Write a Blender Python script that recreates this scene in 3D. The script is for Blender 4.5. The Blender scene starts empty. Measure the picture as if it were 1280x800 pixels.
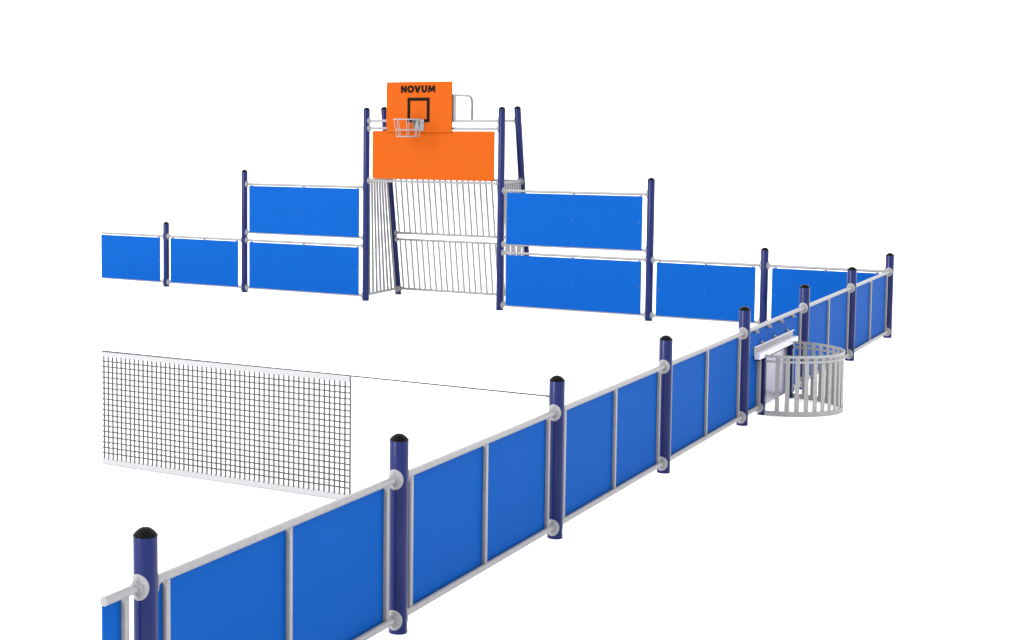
import bpy, bmesh, math, random
from mathutils import Vector, Matrix

random.seed(7)
SC = bpy.context.scene
PI = math.pi

# ------------------------------------------------------------------ camera
F_PX, CX, CY = 1927.44, 320.385, 301.80        # focal length and optical axis, in pixels of a 1280 x 800 frame
PITCH, YAW = 0.07756, -0.569497
cam_data = bpy.data.cameras.new('camera')
cam = bpy.data.objects.new('camera', cam_data)
SC.collection.objects.link(cam)
cam.location = (4.13964, -22.97687, 3.03693)
cam.rotation_mode = 'XYZ'
cam.rotation_euler = (PI / 2 - PITCH, 0.0, -YAW)
cam_data.sensor_fit = 'HORIZONTAL'
cam_data.sensor_width = 36.0
cam_data.lens = F_PX / 1280 * 36.0
cam_data.shift_x = (640 - CX) / 1280
cam_data.shift_y = -(400 - CY) / 1280
cam_data.clip_start = 0.1
cam_data.clip_end = 3000
SC.camera = cam

# ------------------------------------------------------------------ light: a white studio
SC.view_settings.view_transform = 'Standard'
SC.view_settings.look = 'None'
SC.view_settings.exposure = 0.0
SC.view_settings.gamma = 1.0
world = bpy.data.worlds.new('World')
SC.world = world
world.use_nodes = True
WN = world.node_tree
bg = WN.nodes['Background']
bg.inputs['Color'].default_value = (1.0, 1.0, 1.0, 1)
bg.inputs['Strength'].default_value = 2.65
# the studio is dimmer on the side behind the camera's right shoulder
wt = WN.nodes.new('ShaderNodeTexCoord')
wd = WN.nodes.new('ShaderNodeVectorMath'); wd.operation = 'DOT_PRODUCT'
wd.inputs[1].default_value = (0.80, -0.55, 0.15)
WN.links.new(wt.outputs['Generated'], wd.inputs[0])
wm = WN.nodes.new('ShaderNodeMapRange'); wm.interpolation_type = 'SMOOTHSTEP'
wm.inputs['From Min'].default_value = 0.35
wm.inputs['From Max'].default_value = 0.85
wm.inputs['To Min'].default_value = 1.0
wm.inputs['To Max'].default_value = 0.72
WN.links.new(wd.outputs['Value'], wm.inputs['Value'])
# and a little dimmer overhead than round the walls
ws = WN.nodes.new('ShaderNodeSeparateXYZ')
WN.links.new(wt.outputs['Generated'], ws.inputs[0])
wh = WN.nodes.new('ShaderNodeMapRange'); wh.interpolation_type = 'SMOOTHSTEP'
wh.inputs['From Min'].default_value = 0.35
wh.inputs['From Max'].default_value = 0.95
wh.inputs['To Min'].default_value = 1.0
wh.inputs['To Max'].default_value = 0.78
WN.links.new(ws.outputs['Z'], wh.inputs['Value'])
wz = WN.nodes.new('ShaderNodeMath'); wz.operation = 'MULTIPLY'
WN.links.new(wm.outputs['Result'], wz.inputs[0])
WN.links.new(wh.outputs['Result'], wz.inputs[1])
wc = WN.nodes.new('ShaderNodeCombineColor')
for k in range(3):
    WN.links.new(wz.outputs['Value'], wc.inputs[k])
WN.links.new(wc.outputs['Color'], bg.inputs['Color'])

key_data = bpy.data.lights.new('softbox', 'AREA')
key_data.shape = 'DISK'
key_data.size = 26
key_data.energy = 36000
key = bpy.data.objects.new('softbox', key_data)
SC.collection.objects.link(key)
key.location = (-30, -62, 34)
key.rotation_euler = (Vector((-5, -8, 0)) - Vector(key.location)).to_track_quat('-Z', 'Y').to_euler()

# ------------------------------------------------------------------ materials
def material(name, color, rough=0.5, spec=0.25, metal=0.0, var=0.0, scale=30.0, bump=0.0, rough_var=0.0):
    m = bpy.data.materials.new(name)
    m.use_nodes = True
    nt = m.node_tree
    b = nt.nodes['Principled BSDF']
    b.inputs['Base Color'].default_value = (*color, 1)
    b.inputs['Roughness'].default_value = rough
    b.inputs['Specular IOR Level'].default_value = spec
    b.inputs['Metallic'].default_value = metal
    if var or bump or rough_var:
        tc = nt.nodes.new('ShaderNodeTexCoord')
        n = nt.nodes.new('ShaderNodeTexNoise')
        n.inputs['Scale'].default_value = scale
        n.inputs['Detail'].default_value = 4
        nt.links.new(tc.outputs['Object'], n.inputs['Vector'])
        if var:
            r = nt.nodes.new('ShaderNodeValToRGB')
            r.color_ramp.elements[0].position = 0.3
            r.color_ramp.elements[1].position = 0.7
            r.color_ramp.elements[0].color = (*[c * (1 - var) for c in color], 1)
            r.color_ramp.elements[1].color = (*[c * (1 + var) for c in color], 1)
            nt.links.new(n.outputs['Fac'], r.inputs['Fac'])
            nt.links.new(r.outputs['Color'], b.inputs['Base Color'])
        if rough_var:
            mr = nt.nodes.new('ShaderNodeMapRange')
            mr.inputs['To Min'].default_value = rough - rough_var
            mr.inputs['To Max'].default_value = rough + rough_var
            nt.links.new(n.outputs['Fac'], mr.inputs['Value'])
            nt.links.new(mr.outputs['Result'], b.inputs['Roughness'])
        if bump:
            bp = nt.nodes.new('ShaderNodeBump')
            bp.inputs['Strength'].default_value = bump
            bp.inputs['Distance'].default_value = 0.002
            nt.links.new(n.outputs['Fac'], bp.inputs['Height'])
            nt.links.new(bp.outputs['Normal'], b.inputs['Normal'])
    return m

M = {}
M['white_floor'] = material('white_floor', (0.97, 0.97, 0.97), 0.9, 0.0)
M['post_paint'] = material('post_paint', (0.0055, 0.0105, 0.070), 0.25, 0.15, var=0.04, scale=9)
M['black_cap'] = material('black_cap', (0.002, 0.002, 0.002), 0.42, 0.045)
M['blue_board'] = material('blue_board', (0.0016, 0.0584, 0.2662), 0.65, 0.03, var=0.015, scale=3)
M['orange_board'] = material('orange_board', (0.3396, 0.0605, 0.0038), 0.6, 0.04, var=0.015, scale=3)
M['galvanised'] = material('galvanised', (0.2185, 0.2154, 0.2255), 0.45, 0.2, metal=0.1, var=0.07, scale=28)
M['cage_steel'] = material('cage_steel', (0.2489, 0.2489, 0.2510), 0.5, 0.2, metal=0.1, var=0.08, scale=28)
M['bright_steel'] = material('bright_steel', (0.6299, 0.6096, 0.7112), 0.35, 0.3, metal=0.2, var=0.05, scale=15)
M['bolt_steel'] = material('bolt_steel', (0.2235, 0.2235, 0.2337), 0.35, 0.4, metal=0.5)
M['blue_bolt'] = material('blue_bolt', (0.0305, 0.0966, 0.2642), 0.4, 0.2)
M['board_edge_shade'] = material('board_edge_shade', (0.0457, 0.0162, 0.0061), 0.7, 0.05)  # dark tone for board edges that lie in shade
M['plate_steel'] = material('plate_steel', (0.36, 0.345, 0.44), 0.28, 0.4, metal=0.6, var=0.06, scale=6)
M['black_print_and_shade'] = material('black_print_and_shade', (0.005, 0.003, 0.002), 0.6, 0.05)  # backboard print, also the painted shade strip under the beam
M['net_cord'] = material('net_cord', (0.075, 0.075, 0.075), 0.8, 0.03)
M['net_tape'] = material('net_tape', (0.3150, 0.3098, 0.3251), 0.9, 0.0, var=0.02, scale=40)

# ------------------------------------------------------------------ mesh helpers
def link(o, parent=None):
    SC.collection.objects.link(o)
    if parent is not None:
        o.parent = parent
    return o

def mesh_from(name, bm, mat, smooth=None):
    bmesh.ops.recalc_face_normals(bm, faces=bm.faces[:])
    me = bpy.data.meshes.new(name)
    bm.to_mesh(me)
    bm.free()
    me.materials.append(M[mat])
    if smooth is not None:
        for p in me.polygons:
            p.use_smooth = True
        me.set_sharp_from_angle(angle=math.radians(smooth))
    return me

def obj(name, me, parent=None, loc=(0, 0, 0), rz=0.0):
    o = bpy.data.objects.new(name, me)
    o.location = loc
    o.rotation_euler = (0, 0, rz)
    return link(o, parent)

def thing(name, label, cat, loc):
    o = bpy.data.objects.new(name, None)
    o.empty_display_size = 0.2
    o.location = loc
    o['label'] = label
    o['category'] = cat
    return link(o)

def add_box(bm, x0, x1, y0, y1, z0, z1, bevel=0.0):
    vs = [bm.verts.new((x, y, z)) for x in (x0, x1) for y in (y0, y1) for z in (z0, z1)]
    idx = [(0, 1, 3, 2), (4, 6, 7, 5), (0, 4, 5, 1), (2, 3, 7, 6), (0, 2, 6, 4), (1, 5, 7, 3)]
    fs = [bm.faces.new([vs[i] for i in f]) for f in idx]
    bmesh.ops.recalc_face_normals(bm, faces=fs)
    if bevel:
        es = list({e for f in fs for e in f.edges})
        bmesh.ops.bevel(bm, geom=es, offset=bevel, segments=2, affect='EDGES', profile=0.5)

def frame_of(d):
    d = d.normalized()
    up = Vector((0, 0, 1)) if abs(d.z) < 0.95 else Vector((0, 1, 0))
    a = d.cross(up).normalized()
    return a, a.cross(d).normalized()

def add_tube(bm, pts, r, seg=12, cap=True):
    pts = [Vector(p) for p in pts]
    rings = []
    n = len(pts)
    for i, p in enumerate(pts):
        d = (pts[min(i + 1, n - 1)] - pts[max(i - 1, 0)])
        a, b = frame_of(d)
        rings.append([bm.verts.new(p + a * (r * math.cos(2 * PI * k / seg)) + b * (r * math.sin(2 * PI * k / seg))) for k in range(seg)])
    for A, B in zip(rings, rings[1:]):
        for k in range(seg):
            bm.faces.new((A[k], A[(k + 1) % seg], B[(k + 1) % seg], B[k]))
    if cap:
        bm.faces.new(rings[0][::-1])
        bm.faces.new(rings[-1])

def add_lathe(bm, prof, seg=32):
    """prof: list of (r, z); r = 0 closes with one vertex."""
    rings = []
    for r, z in prof:
        if r < 1e-6:
            rings.append([bm.verts.new((0, 0, z))])
        else:
            rings.append([bm.verts.new((r * math.cos(2 * PI * k / seg), r * math.sin(2 * PI * k / seg), z)) for k in range(seg)])
    for A, B in zip(rings, rings[1:]):
        for k in range(seg):
            k2 = (k + 1) % seg
            if len(A) == 1:
                bm.faces.new((A[0], B[k], B[k2]))
            elif len(B) == 1:
                bm.faces.new((A[k], B[0], A[k2]))
            else:
                bm.faces.new((A[k], A[k2], B[k2], B[k]))

def add_prism(bm, poly, y0, y1):
    """poly in (x, z), extruded along y."""
    A = [bm.verts.new((x, y0, z)) for x, z in poly]
    B = [bm.verts.new((x, y1, z)) for x, z in poly]
    bm.faces.new(A)
    bm.faces.new(B[::-1])
    n = len(poly)
    for i in range(n):
        bm.faces.new((A[i], B[i], B[(i + 1) % n], A[(i + 1) % n]))

def shade_edges(me):  # paints shade onto the right and bottom edges of a board
    me.materials.append(M['board_edge_shade'])
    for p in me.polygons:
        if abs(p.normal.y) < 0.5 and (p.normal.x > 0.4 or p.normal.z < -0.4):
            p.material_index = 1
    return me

def round_rect(x0, x1, z0, z1, r, n=6):
    out = []
    for cx, cz, a0 in ((x1 - r, z1 - r, 0), (x0 + r, z1 - r, PI / 2), (x0 + r, z0 + r, PI), (x1 - r, z0 + r, 1.5 * PI)):
        for k in range(n + 1):
            a = a0 + PI / 2 * k / n
            out.append((cx + r * math.cos(a), cz + r * math.sin(a)))
    return out

# ------------------------------------------------------------------ the setting
bm = bmesh.new()
bmesh.ops.create_grid(bm, x_segments=1, y_segments=1, size=900)
ground = obj('ground', mesh_from('ground', bm, 'white_floor'))
ground['kind'] = 'structure'

# ------------------------------------------------------------------ shared pieces
PR = 0.0565          # post radius
RR = 0.0215          # rail radius
Z_BOT, Z_TOP = 0.087, 0.934
Z_UP_BOT, Z_UP_TOP = 1.073, 1.932
H_LOW, H_TALL, H_GOAL, H_REAR = 1.20, 2.189, 3.277, 3.345

def post_mesh(h):
    bm = bmesh.new()
    add_lathe(bm, [(PR - 0.001, 0.0), (PR, 0.003), (PR, h - 0.040), (PR - 0.002, h - 0.0375), (0, h - 0.0375)], 40)
    return mesh_from('post', bm, 'post_paint', 40)

def cap_mesh(h):
    bm = bmesh.new()
    prof = [(PR - 0.004, h - 0.046), (PR + 0.0010, h - 0.039), (PR + 0.0012, h - 0.036)]
    for k in range(10, -1, -1):
        q = k / 10
        prof.append(((PR + 0.0002) * q, h - 0.0345 * q ** 2.2))
    add_lathe(bm, prof, 40)
    return mesh_from('post_cap', bm, 'black_cap', 60)

POST = {h: post_mesh(h) for h in (H_LOW, H_TALL, H_GOAL, H_REAR)}
CAP = {h: cap_mesh(h) for h in (H_LOW, H_TALL, H_GOAL, H_REAR)}

def flange_mesh():
    """saddle plate bent round the post, facing -y, with a socket for the rail"""
    bm = bmesh.new()
    na, nr = 28, 6
    W, H = 0.052, 0.061
    def at(s, z, r):
        a = s / PR
        return (r * math.sin(a), -r * math.cos(a), z)
    front, back = [], []
    for rr, store in ((PR + 0.007, front), (PR + 0.0005, back)):
        for i in range(nr + 1):
            q = i / nr
            rad = rr - (0.002 if (i == nr and store is front) else 0)
            store.append([bm.verts.new(at(W * q * math.cos(2 * PI * k / na), H * q * math.sin(2 * PI * k / na), rad)) for k in range(na)] if i else [bm.verts.new(at(0, 0, rad))])
    for store in (front, back):
        for i in range(nr):
            A, B = store[i], store[i + 1]
            for k in range(na):
                k2 = (k + 1) % na
                bm.faces.new((A[0], B[k], B[k2]) if len(A) == 1 else (A[k], A[k2], B[k2], B[k]))
    for k in range(na):
        k2 = (k + 1) % na
        bm.faces.new((front[-1][k], front[-1][k2], back[-1][k2], back[-1][k]))
    add_tube(bm, [(0, -PR - 0.004, 0), (0, -PR - 0.020, 0)], 0.031, 18)
    add_tube(bm, [(0, -PR - 0.020, 0), (0, -PR - 0.026, 0)], 0.027, 18)
    for sz in (-1, 1):
        add_tube(bm, [(0, -PR - 0.006, sz * 0.045), (0, -PR - 0.012, sz * 0.045)], 0.0075, 8)
    return mesh_from('flange', bm, 'galvanised', 35)

FLANGE = flange_mesh()
TOWARDS = {'-y': 0.0, '+x': PI / 2, '+y': PI, '-x': -PI / 2}

def add_post(parent, x, y, h, flanges, name='post'):
    """flanges: list of (direction, z)"""
    p = obj(name, POST[h], parent, (x, y, 0))
    obj('post_cap', CAP[h], p)
    for d, z in flanges:
        obj('flange', FLANGE, p, (0, 0, z), TOWARDS[d])
    if h == H_TALL:
        p['label'] = 'tall post carrying two tiers of panels'
    return p

def bolt_mesh():
    bm = bmesh.new()
    add_lathe(bm, [(0.0, 0.0), (0.011, 0.0), (0.011, 0.003), (0.008, 0.006), (0.0, 0.0075)], 10)
    bmesh.ops.rotate(bm, verts=bm.verts[:], cent=(0, 0, 0), matrix=Matrix.Rotation(PI / 2, 3, 'X'))
    return mesh_from('bolt', bm, 'blue_bolt', 40)

BOLT = bolt_mesh()    # faces -y

def add_panel(parent, x0, x1, zb, zt, rz=0.0, origin=(0, 0, 0), cut0=False, uprights=None, board_poly=None, rails=None):
    """One bay: the fence runs along local x from post centre x0 to post centre x1; the board is on local -y."""
    a = x0 + (0.0 if cut0 else 0.118)
    b = x1 - 0.118
    bm = bmesh.new()
    add_box(bm, a, b, -0.0345, -0.0225, zb + 0.004, zt - 0.029, 0.002)
    board = obj('fence_panel', mesh_from('fence_panel', bm, 'blue_board'), parent, origin, rz)
    ra, rb = (x0 if cut0 else x0 + PR + 0.004), x1 - PR - 0.004
    for nm, z in (('bottom_rail', zb), ('top_rail', zt)):
        bm = bmesh.new()
        add_tube(bm, [(ra, 0, z), (rb, 0, z)], RR, 16)
        obj(nm, mesh_from(nm, bm, 'galvanised', 40), board)
    if uprights is None:
        uprights = [x0 + 0.160, (x0 + x1) / 2, x1 - 0.160]
        if cut0:
            uprights = uprights[2:]
    for u in uprights:
        bm = bmesh.new()
        add_box(bm, u - 0.0165, u + 0.0165, -0.0220, 0.004, zb + 0.012, zt - 0.012, 0.003)
        obj('upright', mesh_from('upright', bm, 'galvanised', 40), board)
    zm = (zb + zt) / 2 - 0.005
    mids = [(x0 + x1) / 2] if not cut0 else [x1 - 0.86]
    spots = [(u, z) for u in mids for z in (zb + 0.035, zm, zt - 0.046)]
    spots += [(u, zm) for u in ([x1 - 0.160] if cut0 else [x0 + 0.160, x1 - 0.160])]
    for u, z in spots:
        obj('bolt', BOLT, board, (u, -0.0343, z))
    return board

# ------------------------------------------------------------------ back fence, left of the goal
GX0, GX1 = -8.362, -5.903             # goal posts
XT_L, XL_L, XCUT = -10.820, -12.544, -14.040
t = thing('panel_fence', 'blue panel fence on the far side, left of the tall orange-boarded goal', 'fence', ((XCUT + GX0) / 2, 0, 0))
ox = t.location.x
add_post(t, XT_L - ox, 0, H_TALL, [('+x', Z_UP_TOP), ('+x', Z_UP_BOT), ('+x', Z_TOP), ('+x', Z_BOT), ('-x', Z_TOP), ('-x', Z_BOT)])
add_post(t, XL_L - ox, 0, H_LOW, [('+x', Z_TOP), ('+x', Z_BOT), ('-x', Z_TOP), ('-x', Z_BOT)])
add_panel(t, XT_L - ox, GX0 - ox, Z_UP_BOT, Z_UP_TOP)
add_panel(t, XT_L - ox, GX0 - ox, Z_BOT, Z_TOP)
add_panel(t, XL_L - ox, XT_L - ox, Z_BOT, Z_TOP)
add_panel(t, XCUT - ox, XL_L - ox, Z_BOT, Z_TOP, cut0=True)

# ------------------------------------------------------------------ back fence, right of the goal
XT_R, XL_R = -3.443, -1.724
t = thing('panel_fence', 'blue panel fence on the far side between the tall goal and the corner post', 'fence', (GX1 / 2, 0, 0))
ox = t.location.x
add_post(t, XT_R - ox, 0, H_TALL, [('-x', Z_UP_TOP), ('-x', Z_UP_BOT), ('-x', Z_TOP), ('-x', Z_BOT), ('+x', Z_TOP), ('+x', Z_BOT)])
add_post(t, XL_R - ox, 0, H_LOW, [('-x', Z_TOP), ('-x', Z_BOT), ('+x', Z_TOP), ('+x', Z_BOT)])
add_panel(t, GX1 - ox, XT_R - ox, Z_UP_BOT, Z_UP_TOP)
add_panel(t, GX1 - ox, XT_R - ox, Z_BOT, Z_TOP)
add_panel(t, XT_R - ox, XL_R - ox, Z_BOT, Z_TOP)
add_panel(t, XL_R - ox, 0 - ox, Z_BOT, Z_TOP)

# ------------------------------------------------------------------ the long side fence
SY = [0.0, -2.4774, -4.9779, -7.4673, -9.9544, -12.4573, -14.9442, -17.4472]
SY_CUT = -17.755
t = thing('panel_fence', 'long low fence of blue panels running from the near left to the far right corner', 'fence', (0, SY[7] / 2, 0))
oy = t.location.y
for i, y in enumerate(SY):
    fl = [('-y', Z_TOP), ('-y', Z_BOT)]
    fl += [('+y', Z_TOP), ('+y', Z_BOT)] if i else [('-x', Z_TOP), ('-x', Z_BOT)]
    add_post(t, 0, y - oy, H_LOW, fl)
# bays: local x of a panel runs along world -y when turned by -90 deg; its board then lies on world -x
for i in range(7):
    if i == 2:
        continue
    add_panel(t, 0, SY[i] - SY[i + 1], Z_BOT, Z_TOP, rz=-PI / 2, origin=(0, SY[i] - oy, 0),
              uprights=[0.137, (SY[i] - SY[i + 1]) / 2 - 0.02, SY[i] - SY[i + 1] - 0.172])
# the cut bay nearest the camera (runs the other way: local x along world +y needs the board on +y side, so mirror by hand)
def near_bay():
    bm = bmesh.new()
    y0, y1 = SY_CUT - oy, SY[7] - 0.118 - oy
    add_box(bm, -0.0345, -0.0225, y0 + 0.027, y1, Z_BOT + 0.004, Z_TOP - 0.029, 0.002)
    board = obj('fence_panel', mesh_from('fence_panel', bm, 'blue_board'), t)
    for nm, z in (('bottom_rail', Z_BOT), ('top_rail', Z_TOP)):
        bm = bmesh.new()
        add_tube(bm, [(0, y0, z), (0, SY[7] - PR - 0.004 - oy, z)], RR, 16)
        obj(nm, mesh_from(nm, bm, 'galvanised', 40), board)
    bm = bmesh.new()
    u = SY[7] - 0.142 - oy
    add_box(bm, -0.0220, 0.004, u - 0.0165, u + 0.0165, Z_BOT + 0.012, Z_TOP - 0.012, 0.003)
    obj('upright', mesh_from('upright', bm, 'galvanised', 40), board)
near_bay()

# the bay with the small goal: the board is cut out round the goal mouth
YG, HW = -6.222, 0.600                # goal middle, half width between post centres
def goal_bay():
    L0, L1 = SY[3] - oy, SY[2] - oy
    g0, g1 = YG - HW - 0.045 - oy, YG + HW + 0.045 - oy
    zb, zt = Z_BOT + 0.004, Z_TOP - 0.029
    poly = [(L0 + .118, zb), (g0, zb), (g0, 0.640), (g1, 0.640), (g1, zb), (L1 - .118, zb), (L1 - .118, zt), (L0 + .118, zt)]
    bm = bmesh.new()
    A = [bm.verts.new((-0.0345, y, z)) for y, z in poly]
    B = [bm.verts.new((-0.0225, y, z)) for y, z in poly]
    bm.faces.new(A); bm.faces.new(B[::-1])
    for k in range(len(poly)):
        k2 = (k + 1) % len(poly)
        bm.faces.new((A[k], B[k], B[k2], A[k2]))
    bm.normal_update()
    bmesh.ops.triangulate(bm, faces=[f for f in bm.faces if len(f.verts) > 4])
    board = obj('fence_panel', mesh_from('fence_panel', bm, 'blue_board'), t)
    board['label'] = 'blue panel cut out round the small goal'
    bm = bmesh.new()
    add_tube(bm, [(0, L0 + PR + .004, Z_TOP), (0, L1 - PR - .004, Z_TOP)], RR, 16)
    obj('top_rail', mesh_from('top_rail', bm, 'galvanised', 40), board)
    for a, b in ((L0 + PR + .004, g0 - 0.002), (g1 + 0.002, L1 - PR - .004)):
        bm = bmesh.new()
        add_tube(bm, [(0, a, Z_BOT), (0, b, Z_BOT)], RR, 16)
        obj('bottom_rail', mesh_from('bottom_rail', bm, 'galvanised', 40), board)
    for u, z1 in ((L0 + .172, Z_TOP - .012), (L1 - .137, Z_TOP - .012)):
        bm = bmesh.new()
        add_box(bm, -0.0220, 0.004, u - 0.0165, u + 0.0165, Z_BOT + 0.012, z1, 0.003)
        obj('upright', mesh_from('upright', bm, 'galvanised', 40), board)
    # clips that hang the board from the rail
    bm = bmesh.new()
    add_box(bm, -0.0215, 0.010, -0.016, 0.016, -0.026, 0.016, 0.003)
    add_tube(bm, [(0.008, 0, -0.014), (0.024, 0, -0.014)], 0.011, 8)
    clip = mesh_from('clip', bm, 'bolt_steel', 40)
    for y in (-6.993, -6.500, -5.990, -5.490):
        obj('clip', clip, board, (0, y - oy, 0.899))
goal_bay()

for o in SC.objects:
    if o.name.startswith('panel_fence'):
        o['group'] = 'panel fences round the court'

# ------------------------------------------------------------------ small goal with a barred cage outside the side fence
t = thing('small_goal', 'small steel goal with a rounded barred cage bulging out of the right-hand fence', 'small goal', (0.3, YG, 0))
tx, ty = t.location.x, t.location.y
for s in (-1, 1):
    bm = bmesh.new()
    add_box(bm, -0.035 , 0.035, -0.035, 0.035, 0, 0.600, 0.006)
    p = obj('goal_post', mesh_from('goal_post', bm, 'post_paint', 40), t, (0.018 - tx, s * HW * 0.96, 0))
    bm = bmesh.new()
    add_tube(bm, [(-0.018, s * 0.074, 0.087), (-0.018, s * 0.084, 0.087)], 0.056, 24)
    add_tube(bm, [(-0.018, s * 0.084, 0.087), (-0.018, s * 0.104, 0.087)], 0.030, 18)
    obj('flange', mesh_from('flange', bm, 'galvanised', 40), p)
# crossbeam: an upright plate bolted to the board with a square tube along its foot
bm = bmesh.new()
add_box(bm, -0.020 - tx, -0.012 - tx, -0.80, 0.80, 0.640, 0.722, 0.001)
add_box(bm, -0.0195 - tx, -0.006 - tx, -0.80, 0.80, 0.7225, 0.726, 0.001)
beam = obj('crossbeam', mesh_from('crossbeam', bm, 'galvanised'), t)
bm = bmesh.new()
add_box(bm, -0.0115 - tx, 0.046 - tx, -0.798, 0.798, 0.604, 0.664, 0.003)
obj('beam_tube', mesh_from('beam_tube', bm, 'bright_steel'), beam)
y0, y1 = -0.79, 0.79
for y in (-0.52, 0.0, 0.55):
    bm = bmesh.new()
    add_box(bm, -0.021 - tx, -0.004 - tx, y - 0.022, y + 0.022, 0.733, 0.764, 0.004)
    add_tube(bm, [(-0.010 - tx, y, 0.748), (0.006 - tx, y, 0.748)], 0.012, 8)
    obj('clip', mesh_from('clip', bm, 'bolt_steel', 40), beam)
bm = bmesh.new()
add_box(bm, -0.010 - tx, 0.044 - tx, -0.798, 0.798, 0.594, 0.6035, 0.001)  # dark strip standing in for the shadow line under the tube
obj('shade_strip', mesh_from('shade_strip', bm, 'black_print_and_shade'), beam)
bm = bmesh.new()
add_box(bm, -0.0190 - tx, 0.004 - tx, -0.80, 0.80, 0.7265, 0.7325, 0.001)
obj('lip', mesh_from('lip', bm, 'bright_steel'), beam)
for s in (-1, 1):
    bm = bmesh.new()
    add_box(bm, -0.0205 - tx, 0.020 - tx, s * (HW + 0.050) - 0.022, s * (HW + 0.050) + 0.022, 0.06, 0.640, 0.003)
    jamb = obj('side_upright', mesh_from('side_upright', bm, 'galvanised', 40), t)
# steel sheet closing the mouth
bm = bmesh.new()
add_box(bm, -0.012 - tx, -0.006 - tx, -HW * 0.96 + 0.037, HW * 0.96 - 0.037, 0.06, 0.590, 0.001)
obj('steel_sheet', mesh_from('steel_sheet', bm, 'plate_steel'), t)

CAGE_X, CAGE_D = 0.045, 0.655
def cage_pt(ang, off=0.0):
    return (CAGE_X + (CAGE_D + off) * math.sin(ang) - tx, -(HW + off) * math.cos(ang))
def add_band(bm, z0, z1, o0, o1, n=56):
    rows = []
    for k in range(n + 1):
        a = PI * k / n
        rows.append([bm.verts.new((*cage_pt(a, o), z)) for o, z in ((o0, z0), (o1, z0), (o1, z1), (o0, z1))])
    for A, B in zip(rows, rows[1:]):
        for k in range(4):
            k2 = (k + 1) % 4
            bm.faces.new((A[k], A[k2], B[k2], B[k]))
    bm.faces.new(rows[0][::-1]); bm.faces.new(rows[-1])
for nm, z0, z1, o0, o1 in (('bottom_ring', 0.0, 0.052, -0.008, 0.0), ('top_ring', 0.606, 0.634, -0.008, 0.0), ('upper_ring', 0.556, 0.578, -0.008, 0.0)):
    bm = bmesh.new()
    add_band(bm, z0, z1, o0, o1)
    ring = obj(nm, mesh_from(nm, bm, 'cage_steel', 40), t)
NB = 20
for k in range(1, NB):
    a = PI * (k + 0.30) / (NB + 0.6)
    x, y = cage_pt(a, -0.011)
    bm = bmesh.new()
    add_box(bm, -0.0225, 0.0225, -0.003, 0.003, 0.012, 0.622, 0.001)
    x2, y2 = cage_pt(a + 0.01, -0.011)
    obj('cage_bar', mesh_from('cage_bar', bm, 'cage_steel'), t, (x, y, 0), math.atan2(y2 - y, x2 - x))

# ------------------------------------------------------------------ big goal with basketball board
GM = (GX0 + GX1) / 2
t = thing('ball_goal', 'tall goal with navy posts, barred rear and orange boards carrying a basketball basket', 'goal', (GM, 0.5, 0))
gx, gy = GM, 0.5
Z_G = 2.042
for x, inner, outer in ((GX0, '+x', '-x'), (GX1, '-x', '+x')):
    fl = [(inner, 3.050), (inner, 2.925), (inner, Z_G), ('+y', Z_G), ('+y', 0.10)]
    fl += [(outer, z) for z in (Z_UP_TOP, Z_UP_BOT, Z_TOP, Z_BOT)]
    add_post(t, x - gx, 0 - gy, H_GOAL, fl, 'front_post')
# leaning rear posts
def rear_y(z):
    return 1.208 - z * (0.590 / 3.285)
lean = math.atan(0.590 / 3.285)
for x, inner in ((GX0, '+x'), (GX1, '-x')):
    p = obj('rear_post', POST[H_REAR], t, (x - gx, 1.208 - gy, 0))
    p.rotation_euler = (lean, 0, 0)
    obj('post_cap', CAP[H_REAR], p)
    for z in (3.050, 2.060, 1.100, 0.985, 0.105):
        obj('flange', FLANGE, p, (0, 0, z / math.cos(lean)), TOWARDS[inner])
    for z in (Z_G + 0.02, 0.105):
        obj('flange', FLANGE, p, (0, 0, z / math.cos(lean)), TOWARDS['-y'])
# cross bars
for z in (3.050, 2.925, Z_G):
    bm = bmesh.new()
    add_tube(bm, [(GX0 + PR + .004 - gx, -gy, z), (GX1 - PR - .004 - gx, -gy, z)], RR, 16)
    obj('front_rail', mesh_from('front_rail', bm, 'galvanised', 40), t)
bm = bmesh.new()
add_tube(bm, [(GX0 + PR - gx, rear_y(3.05) - gy, 3.05), (GX1 - PR - gx, rear_y(3.05) - gy, 3.05)], RR * 0.9, 16)
obj('rear_rail', mesh_from('rear_rail', bm, 'galvanised', 40), t)
# rear grilles, upper and lower
def rear_grille(z0, z1):
    bm = bmesh.new()
    for z in (z0, z1):
        add_tube(bm, [(GX0 + PR - gx, rear_y(z) - gy, z), (GX1 - PR - gx, rear_y(z) - gy, z)], RR, 14)
    n = 22
    for k in range(n):
        x = GX0 + 0.115 + (GX1 - GX0 - 0.23) * k / (n - 1) - gx
        add_tube(bm, [(x, rear_y(z0) - gy, z0), (x, rear_y(z1) - gy, z1)], 0.0180, 8)
    obj('rear_grille', mesh_from('rear_grille', bm, 'galvanised', 40), t)
rear_grille(1.100, 2.062)
rear_grille(0.105, 0.985)
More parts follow.
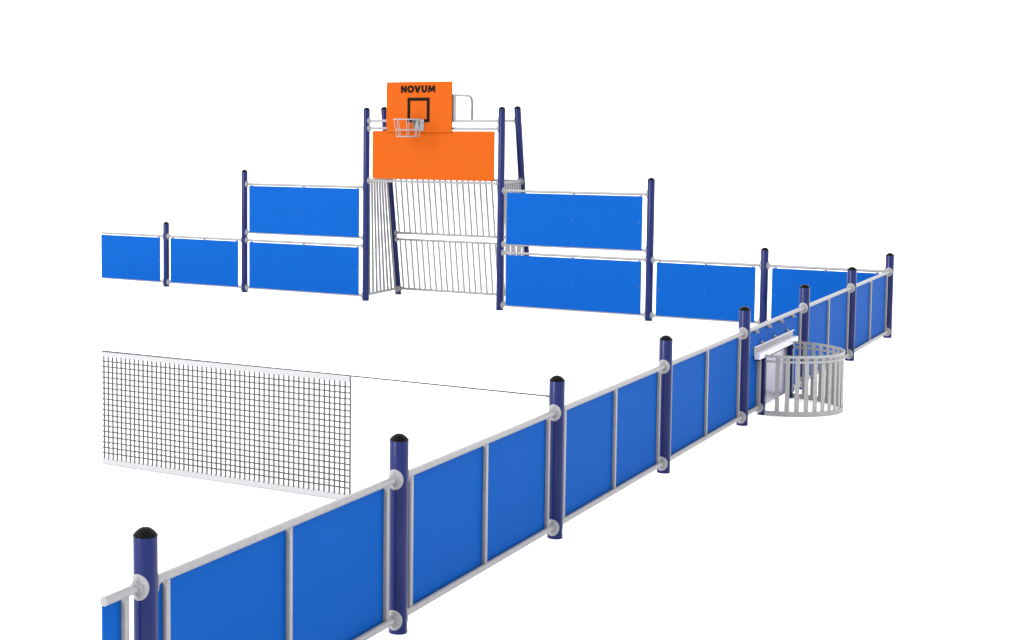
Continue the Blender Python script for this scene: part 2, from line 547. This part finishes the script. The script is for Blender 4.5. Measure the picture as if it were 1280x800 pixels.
# side grilles, fanned slats
for x in (GX0, GX1):
    bm = bmesh.new()
    ty0, ty1 = PR, rear_y(Z_G + 0.02) - PR
    by0, by1 = PR, rear_y(0.105) - PR
    add_tube(bm, [(x - gx, ty0 - gy, Z_G), (x - gx, ty1 - gy, Z_G + 0.02)], RR, 14)
    add_tube(bm, [(x - gx, by0 - gy, 0.100), (x - gx, by1 - gy, 0.105)], RR, 14)
    n = 8
    for k in range(n):
        q = (k + 0.6) / n
        a, b = by0 + (by1 - by0) * q, ty0 + (ty1 - ty0) * q
        d = 0.017
        vs = []
        for yy, zz in ((a, 0.10), (b, Z_G + 0.01)):
            vs += [bm.verts.new((x - gx + sx * 0.013, yy - gy + sy * d, zz)) for sx, sy in ((-1, -1), (1, -1), (1, 1), (-1, 1))]
        for f in ((0, 1, 2, 3), (4, 5, 6, 7), (0, 1, 5, 4), (1, 2, 6, 5), (2, 3, 7, 6), (3, 0, 4, 7)):
            bm.faces.new([vs[i] for i in f])
    obj('side_grille', mesh_from('side_grille', bm, 'galvanised', 40), t)
# orange boards
YB = -0.026 - gy
bm = bmesh.new()
add_prism(bm, round_rect(-8.222 - gx, -6.010 - gx, 2.083, 2.882, 0.03), YB - 0.022, YB)
lower = obj('lower_board', shade_edges(mesh_from('lower_board', bm, 'orange_board', 40)), t)
bm = bmesh.new()
add_prism(bm, round_rect(-7.950 - gx, -6.750 - gx, 2.862, 3.692, 0.035), YB - 0.046, YB - 0.023)
bb = obj('backboard', shade_edges(mesh_from('backboard', bm, 'orange_board', 40)), t)
YF = YB - 0.046
# black target square
bm = bmesh.new()
X0, X1, Z0, Z1, w = -7.557 - gx, -7.150 - gx, 3.026, 3.430, 0.052
for a, b, c, d in ((X0, X1, Z1 - w, Z1), (X0, X1, Z0, Z0 + w), (X0, X0 + w, Z0 + w, Z1 - w), (X1 - w, X1, Z0 + w, Z1 - w)):
    add_prism(bm, [(a, c), (b, c), (b, d), (a, d)], YF - 0.003, YF - 0.0005)
obj('target_square', mesh_from('target_square', bm, 'black_print_and_shade'), bb)
# lettering, heavy geometric capitals; glyph space: width in units, height 0..1
def letter_polys():
    out = []
    def put(x, polys):
        out.extend([[(x + px, pz) for px, pz in p] for p in polys])
    # N (0.78 wide)
    put(0.0, [[(0, 0), (.28, 0), (.28, 1), (0, 1)], [(.52, 0), (.80, 0), (.80, 1), (.52, 1)], [(.28, 1), (.28, .52), (.52, 0), (.52, .48)]])
    # O as a ring
    R, r, n = .50, .20, 28
    c = 0.86 + R
    ring = []
    for k in range(n):
        a, b = 2 * PI * k / n, 2 * PI * (k + 1) / n
        ring.append([(c + R * math.cos(a), .5 + .52 * math.sin(a)), (c + R * math.cos(b), .5 + .52 * math.sin(b)),
                     (c + r * math.cos(b), .5 + .22 * math.sin(b)), (c + r * math.cos(a), .5 + .22 * math.sin(a))])
    put(0.0, ring)
    # V
    put(1.84, [[(0, 1), (.32, 1), (.47, .48), (.47, 0), (.31, 0)], [(.47, 0), (.63, 0), (.94, 1), (.62, 1), (.47, .48)]])
    # U
    u = [[(0, .38), (.28, .38), (.28, 1), (0, 1)], [(.50, .38), (.78, .38), (.78, 1), (.50, 1)]]
    for k in range(12):
        a, b = PI + PI * k / 12, PI + PI * (k + 1) / 12
        u.append([(.39 + .39 * math.cos(a), .38 + .40 * math.sin(a)), (.39 + .39 * math.cos(b), .38 + .40 * math.sin(b)),
                  (.39 + .11 * math.cos(b), .38 + .10 * math.sin(b)), (.39 + .11 * math.cos(a), .38 + .10 * math.sin(a))])
    put(2.86, u)
    # M
    put(3.74, [[(0, 0), (.27, 0), (.33, 1), (.08, 1)], [(.77, 0), (1.04, 0), (.96, 1), (.71, 1)],
               [(.33, 1), (.296, .44), (.52, .02), (.52, .54)], [(.52, .54), (.52, .02), (.744, .44), (.71, 1)]])
    return out, 4.78
polys, tw = letter_polys()
tx0, tx1, tz0, tz1 = -7.679 - gx, -7.048 - gx, 3.512, 3.630
bm = bmesh.new()
for p in polys:
    add_prism(bm, [(tx0 + (tx1 - tx0) * a / tw, tz0 + (tz1 - tz0) * b) for a, b in p], YF - 0.003, YF - 0.0005)
obj('lettering', mesh_from('lettering', bm, 'black_print_and_shade'), bb)
# tubes behind the board: upright at its edge, arms bent back and down to the rear rail
def arm(x):
    bm = bmesh.new()
    yr = rear_y(3.05) + 0.035
    pts = [(x, 0.012, 3.465), (x, yr - 0.13, 3.465)]
    for k in range(1, 7):
        a = PI / 2 * k / 6
        pts.append((x, yr - 0.13 + 0.13 * math.sin(a), 3.335 + 0.13 * math.cos(a)))
    pts.append((x, yr, 3.055))
    add_tube(bm, [(px - gx, py - gy, pz) for px, py, pz in pts], 0.022, 12)
    add_tube(bm, [(x - gx, 0 - gy, 3.062), (x - gx, 0 - gy, 3.480)], 0.031, 12)
    obj('support_arm', mesh_from('support_arm', bm, 'galvanised', 40), t)
arm(-6.742)
arm(-8.030 + 0.14)
# basket
HX, HZ, HR, HYC = -7.388, 3.075, 0.228, -0.385
hoop_bm = bmesh.new()
def ring_pts(r, z, n=36):
    return [(HX - gx + r * math.cos(2 * PI * k / n), HYC - gy + r * math.sin(2 * PI * k / n), z) for k in range(n + 1)]
add_tube(hoop_bm, ring_pts(HR, HZ), 0.011, 10, cap=False)
hoop = obj('basket_ring', mesh_from('basket_ring', hoop_bm, 'galvanised', 40), t)
bm = bmesh.new()
for r, z in ((0.200, 2.905), (0.178, 2.795)):
    add_tube(bm, ring_pts(r, z), 0.0085, 8, cap=False)
for k in range(8):
    a = 2 * PI * (k + .5) / 8
    c, s = math.cos(a), math.sin(a)
    add_tube(bm, [(HX - gx + r * c, HYC - gy + r * s, z) for r, z in ((HR, HZ), (0.200, 2.905), (0.178, 2.795))], 0.0062, 8)
obj('basket_cage', mesh_from('basket_cage', bm, 'galvanised', 40), hoop)
bm = bmesh.new()
add_box(bm, -7.440 - gx, -7.250 - gx, YF - 0.012, YF - 0.0035, 2.885, 3.075, 0.002)
add_box(bm, -7.430 - gx, -7.330 - gx, HYC + HR - 0.004 - gy, YF - 0.012, 3.060, 3.070, 0.002)
for sx in (-7.430, -7.336):
    A = [(-0.0125, 2.90), (-0.0125, 3.060), (-0.075, 3.060)]
    vs = [[bm.verts.new((sx + dx - gx, YF + yy, zz)) for yy, zz in A] for dx in (0, 0.006)]
    bm.faces.new(vs[0]); bm.faces.new(vs[1][::-1])
    for k in range(3):
        bm.faces.new((vs[0][k], vs[0][(k + 1) % 3], vs[1][(k + 1) % 3], vs[1][k]))
obj('bracket', mesh_from('bracket', bm, 'galvanised', 40), hoop)

# ------------------------------------------------------------------ net across the court
YN = SY[5]
NX0, NX1 = -4.196, -1.716
t = thing('court_net', 'white edged net of black mesh stretched across the court to the side fence', 'net', ((NX0 + NX1) / 2, YN, 0))
nx = t.location.x
bm = bmesh.new()
add_box(bm, NX0 - nx, NX1 - nx, -0.004, 0.004, 0.990, 1.033, 0.001)
obj('top_tape', mesh_from('top_tape', bm, 'net_tape'), t)
bm = bmesh.new()
add_box(bm, NX0 - nx, NX1 - nx, -0.004, 0.004, 0.044, 0.096, 0.001)
obj('bottom_tape', mesh_from('bottom_tape', bm, 'net_tape'), t)
bm = bmesh.new()
add_tube(bm, [(NX0 - nx, 0, 0.041), (NX1 - nx, 0, 0.041)], 0.0060, 8)
obj('bottom_cord', mesh_from('bottom_cord', bm, 'galvanised', 40), t)
bm = bmesh.new()
cr = 0.0056
nc = 53
for k in range(nc):
    x = NX1 - (NX1 - NX0 - 0.02) * k / (nc - 1) - nx
    add_box(bm, x - cr, x + cr, -cr, cr, 0.086, 0.994)
for k in range(18):
    z = 0.142 + (0.952 - 0.142) * k / 17
    add_box(bm, NX0 - nx, NX1 - nx, -cr * 0.9, cr * 0.9, z - cr, z + cr)
obj('netting', mesh_from('netting', bm, 'net_cord'), t)
bm = bmesh.new()
add_tube(bm, [(NX1 - nx, 0, 0.092), (NX1 - nx, 0, 1.040)], 0.0060, 8)
obj('end_cord', mesh_from('end_cord', bm, 'net_cord', 40), t)
bm = bmesh.new()
add_tube(bm, [(NX0 - nx, 0, 1.040), (NX1 - nx, 0, 1.042), (-0.060 - nx, 0, 1.040)], 0.0064, 8)
obj('top_cord', mesh_from('top_cord', bm, 'net_cord', 40), t)
bm = bmesh.new()
pts = [(-0.064 + 0.013 * math.cos(2 * PI * k / 14) - nx, 0, 1.040 + 0.016 * math.sin(2 * PI * k / 14)) for k in range(15)]
add_tube(bm, pts, 0.004, 8, cap=False)
obj('hook', mesh_from('hook', bm, 'galvanised', 40), t)
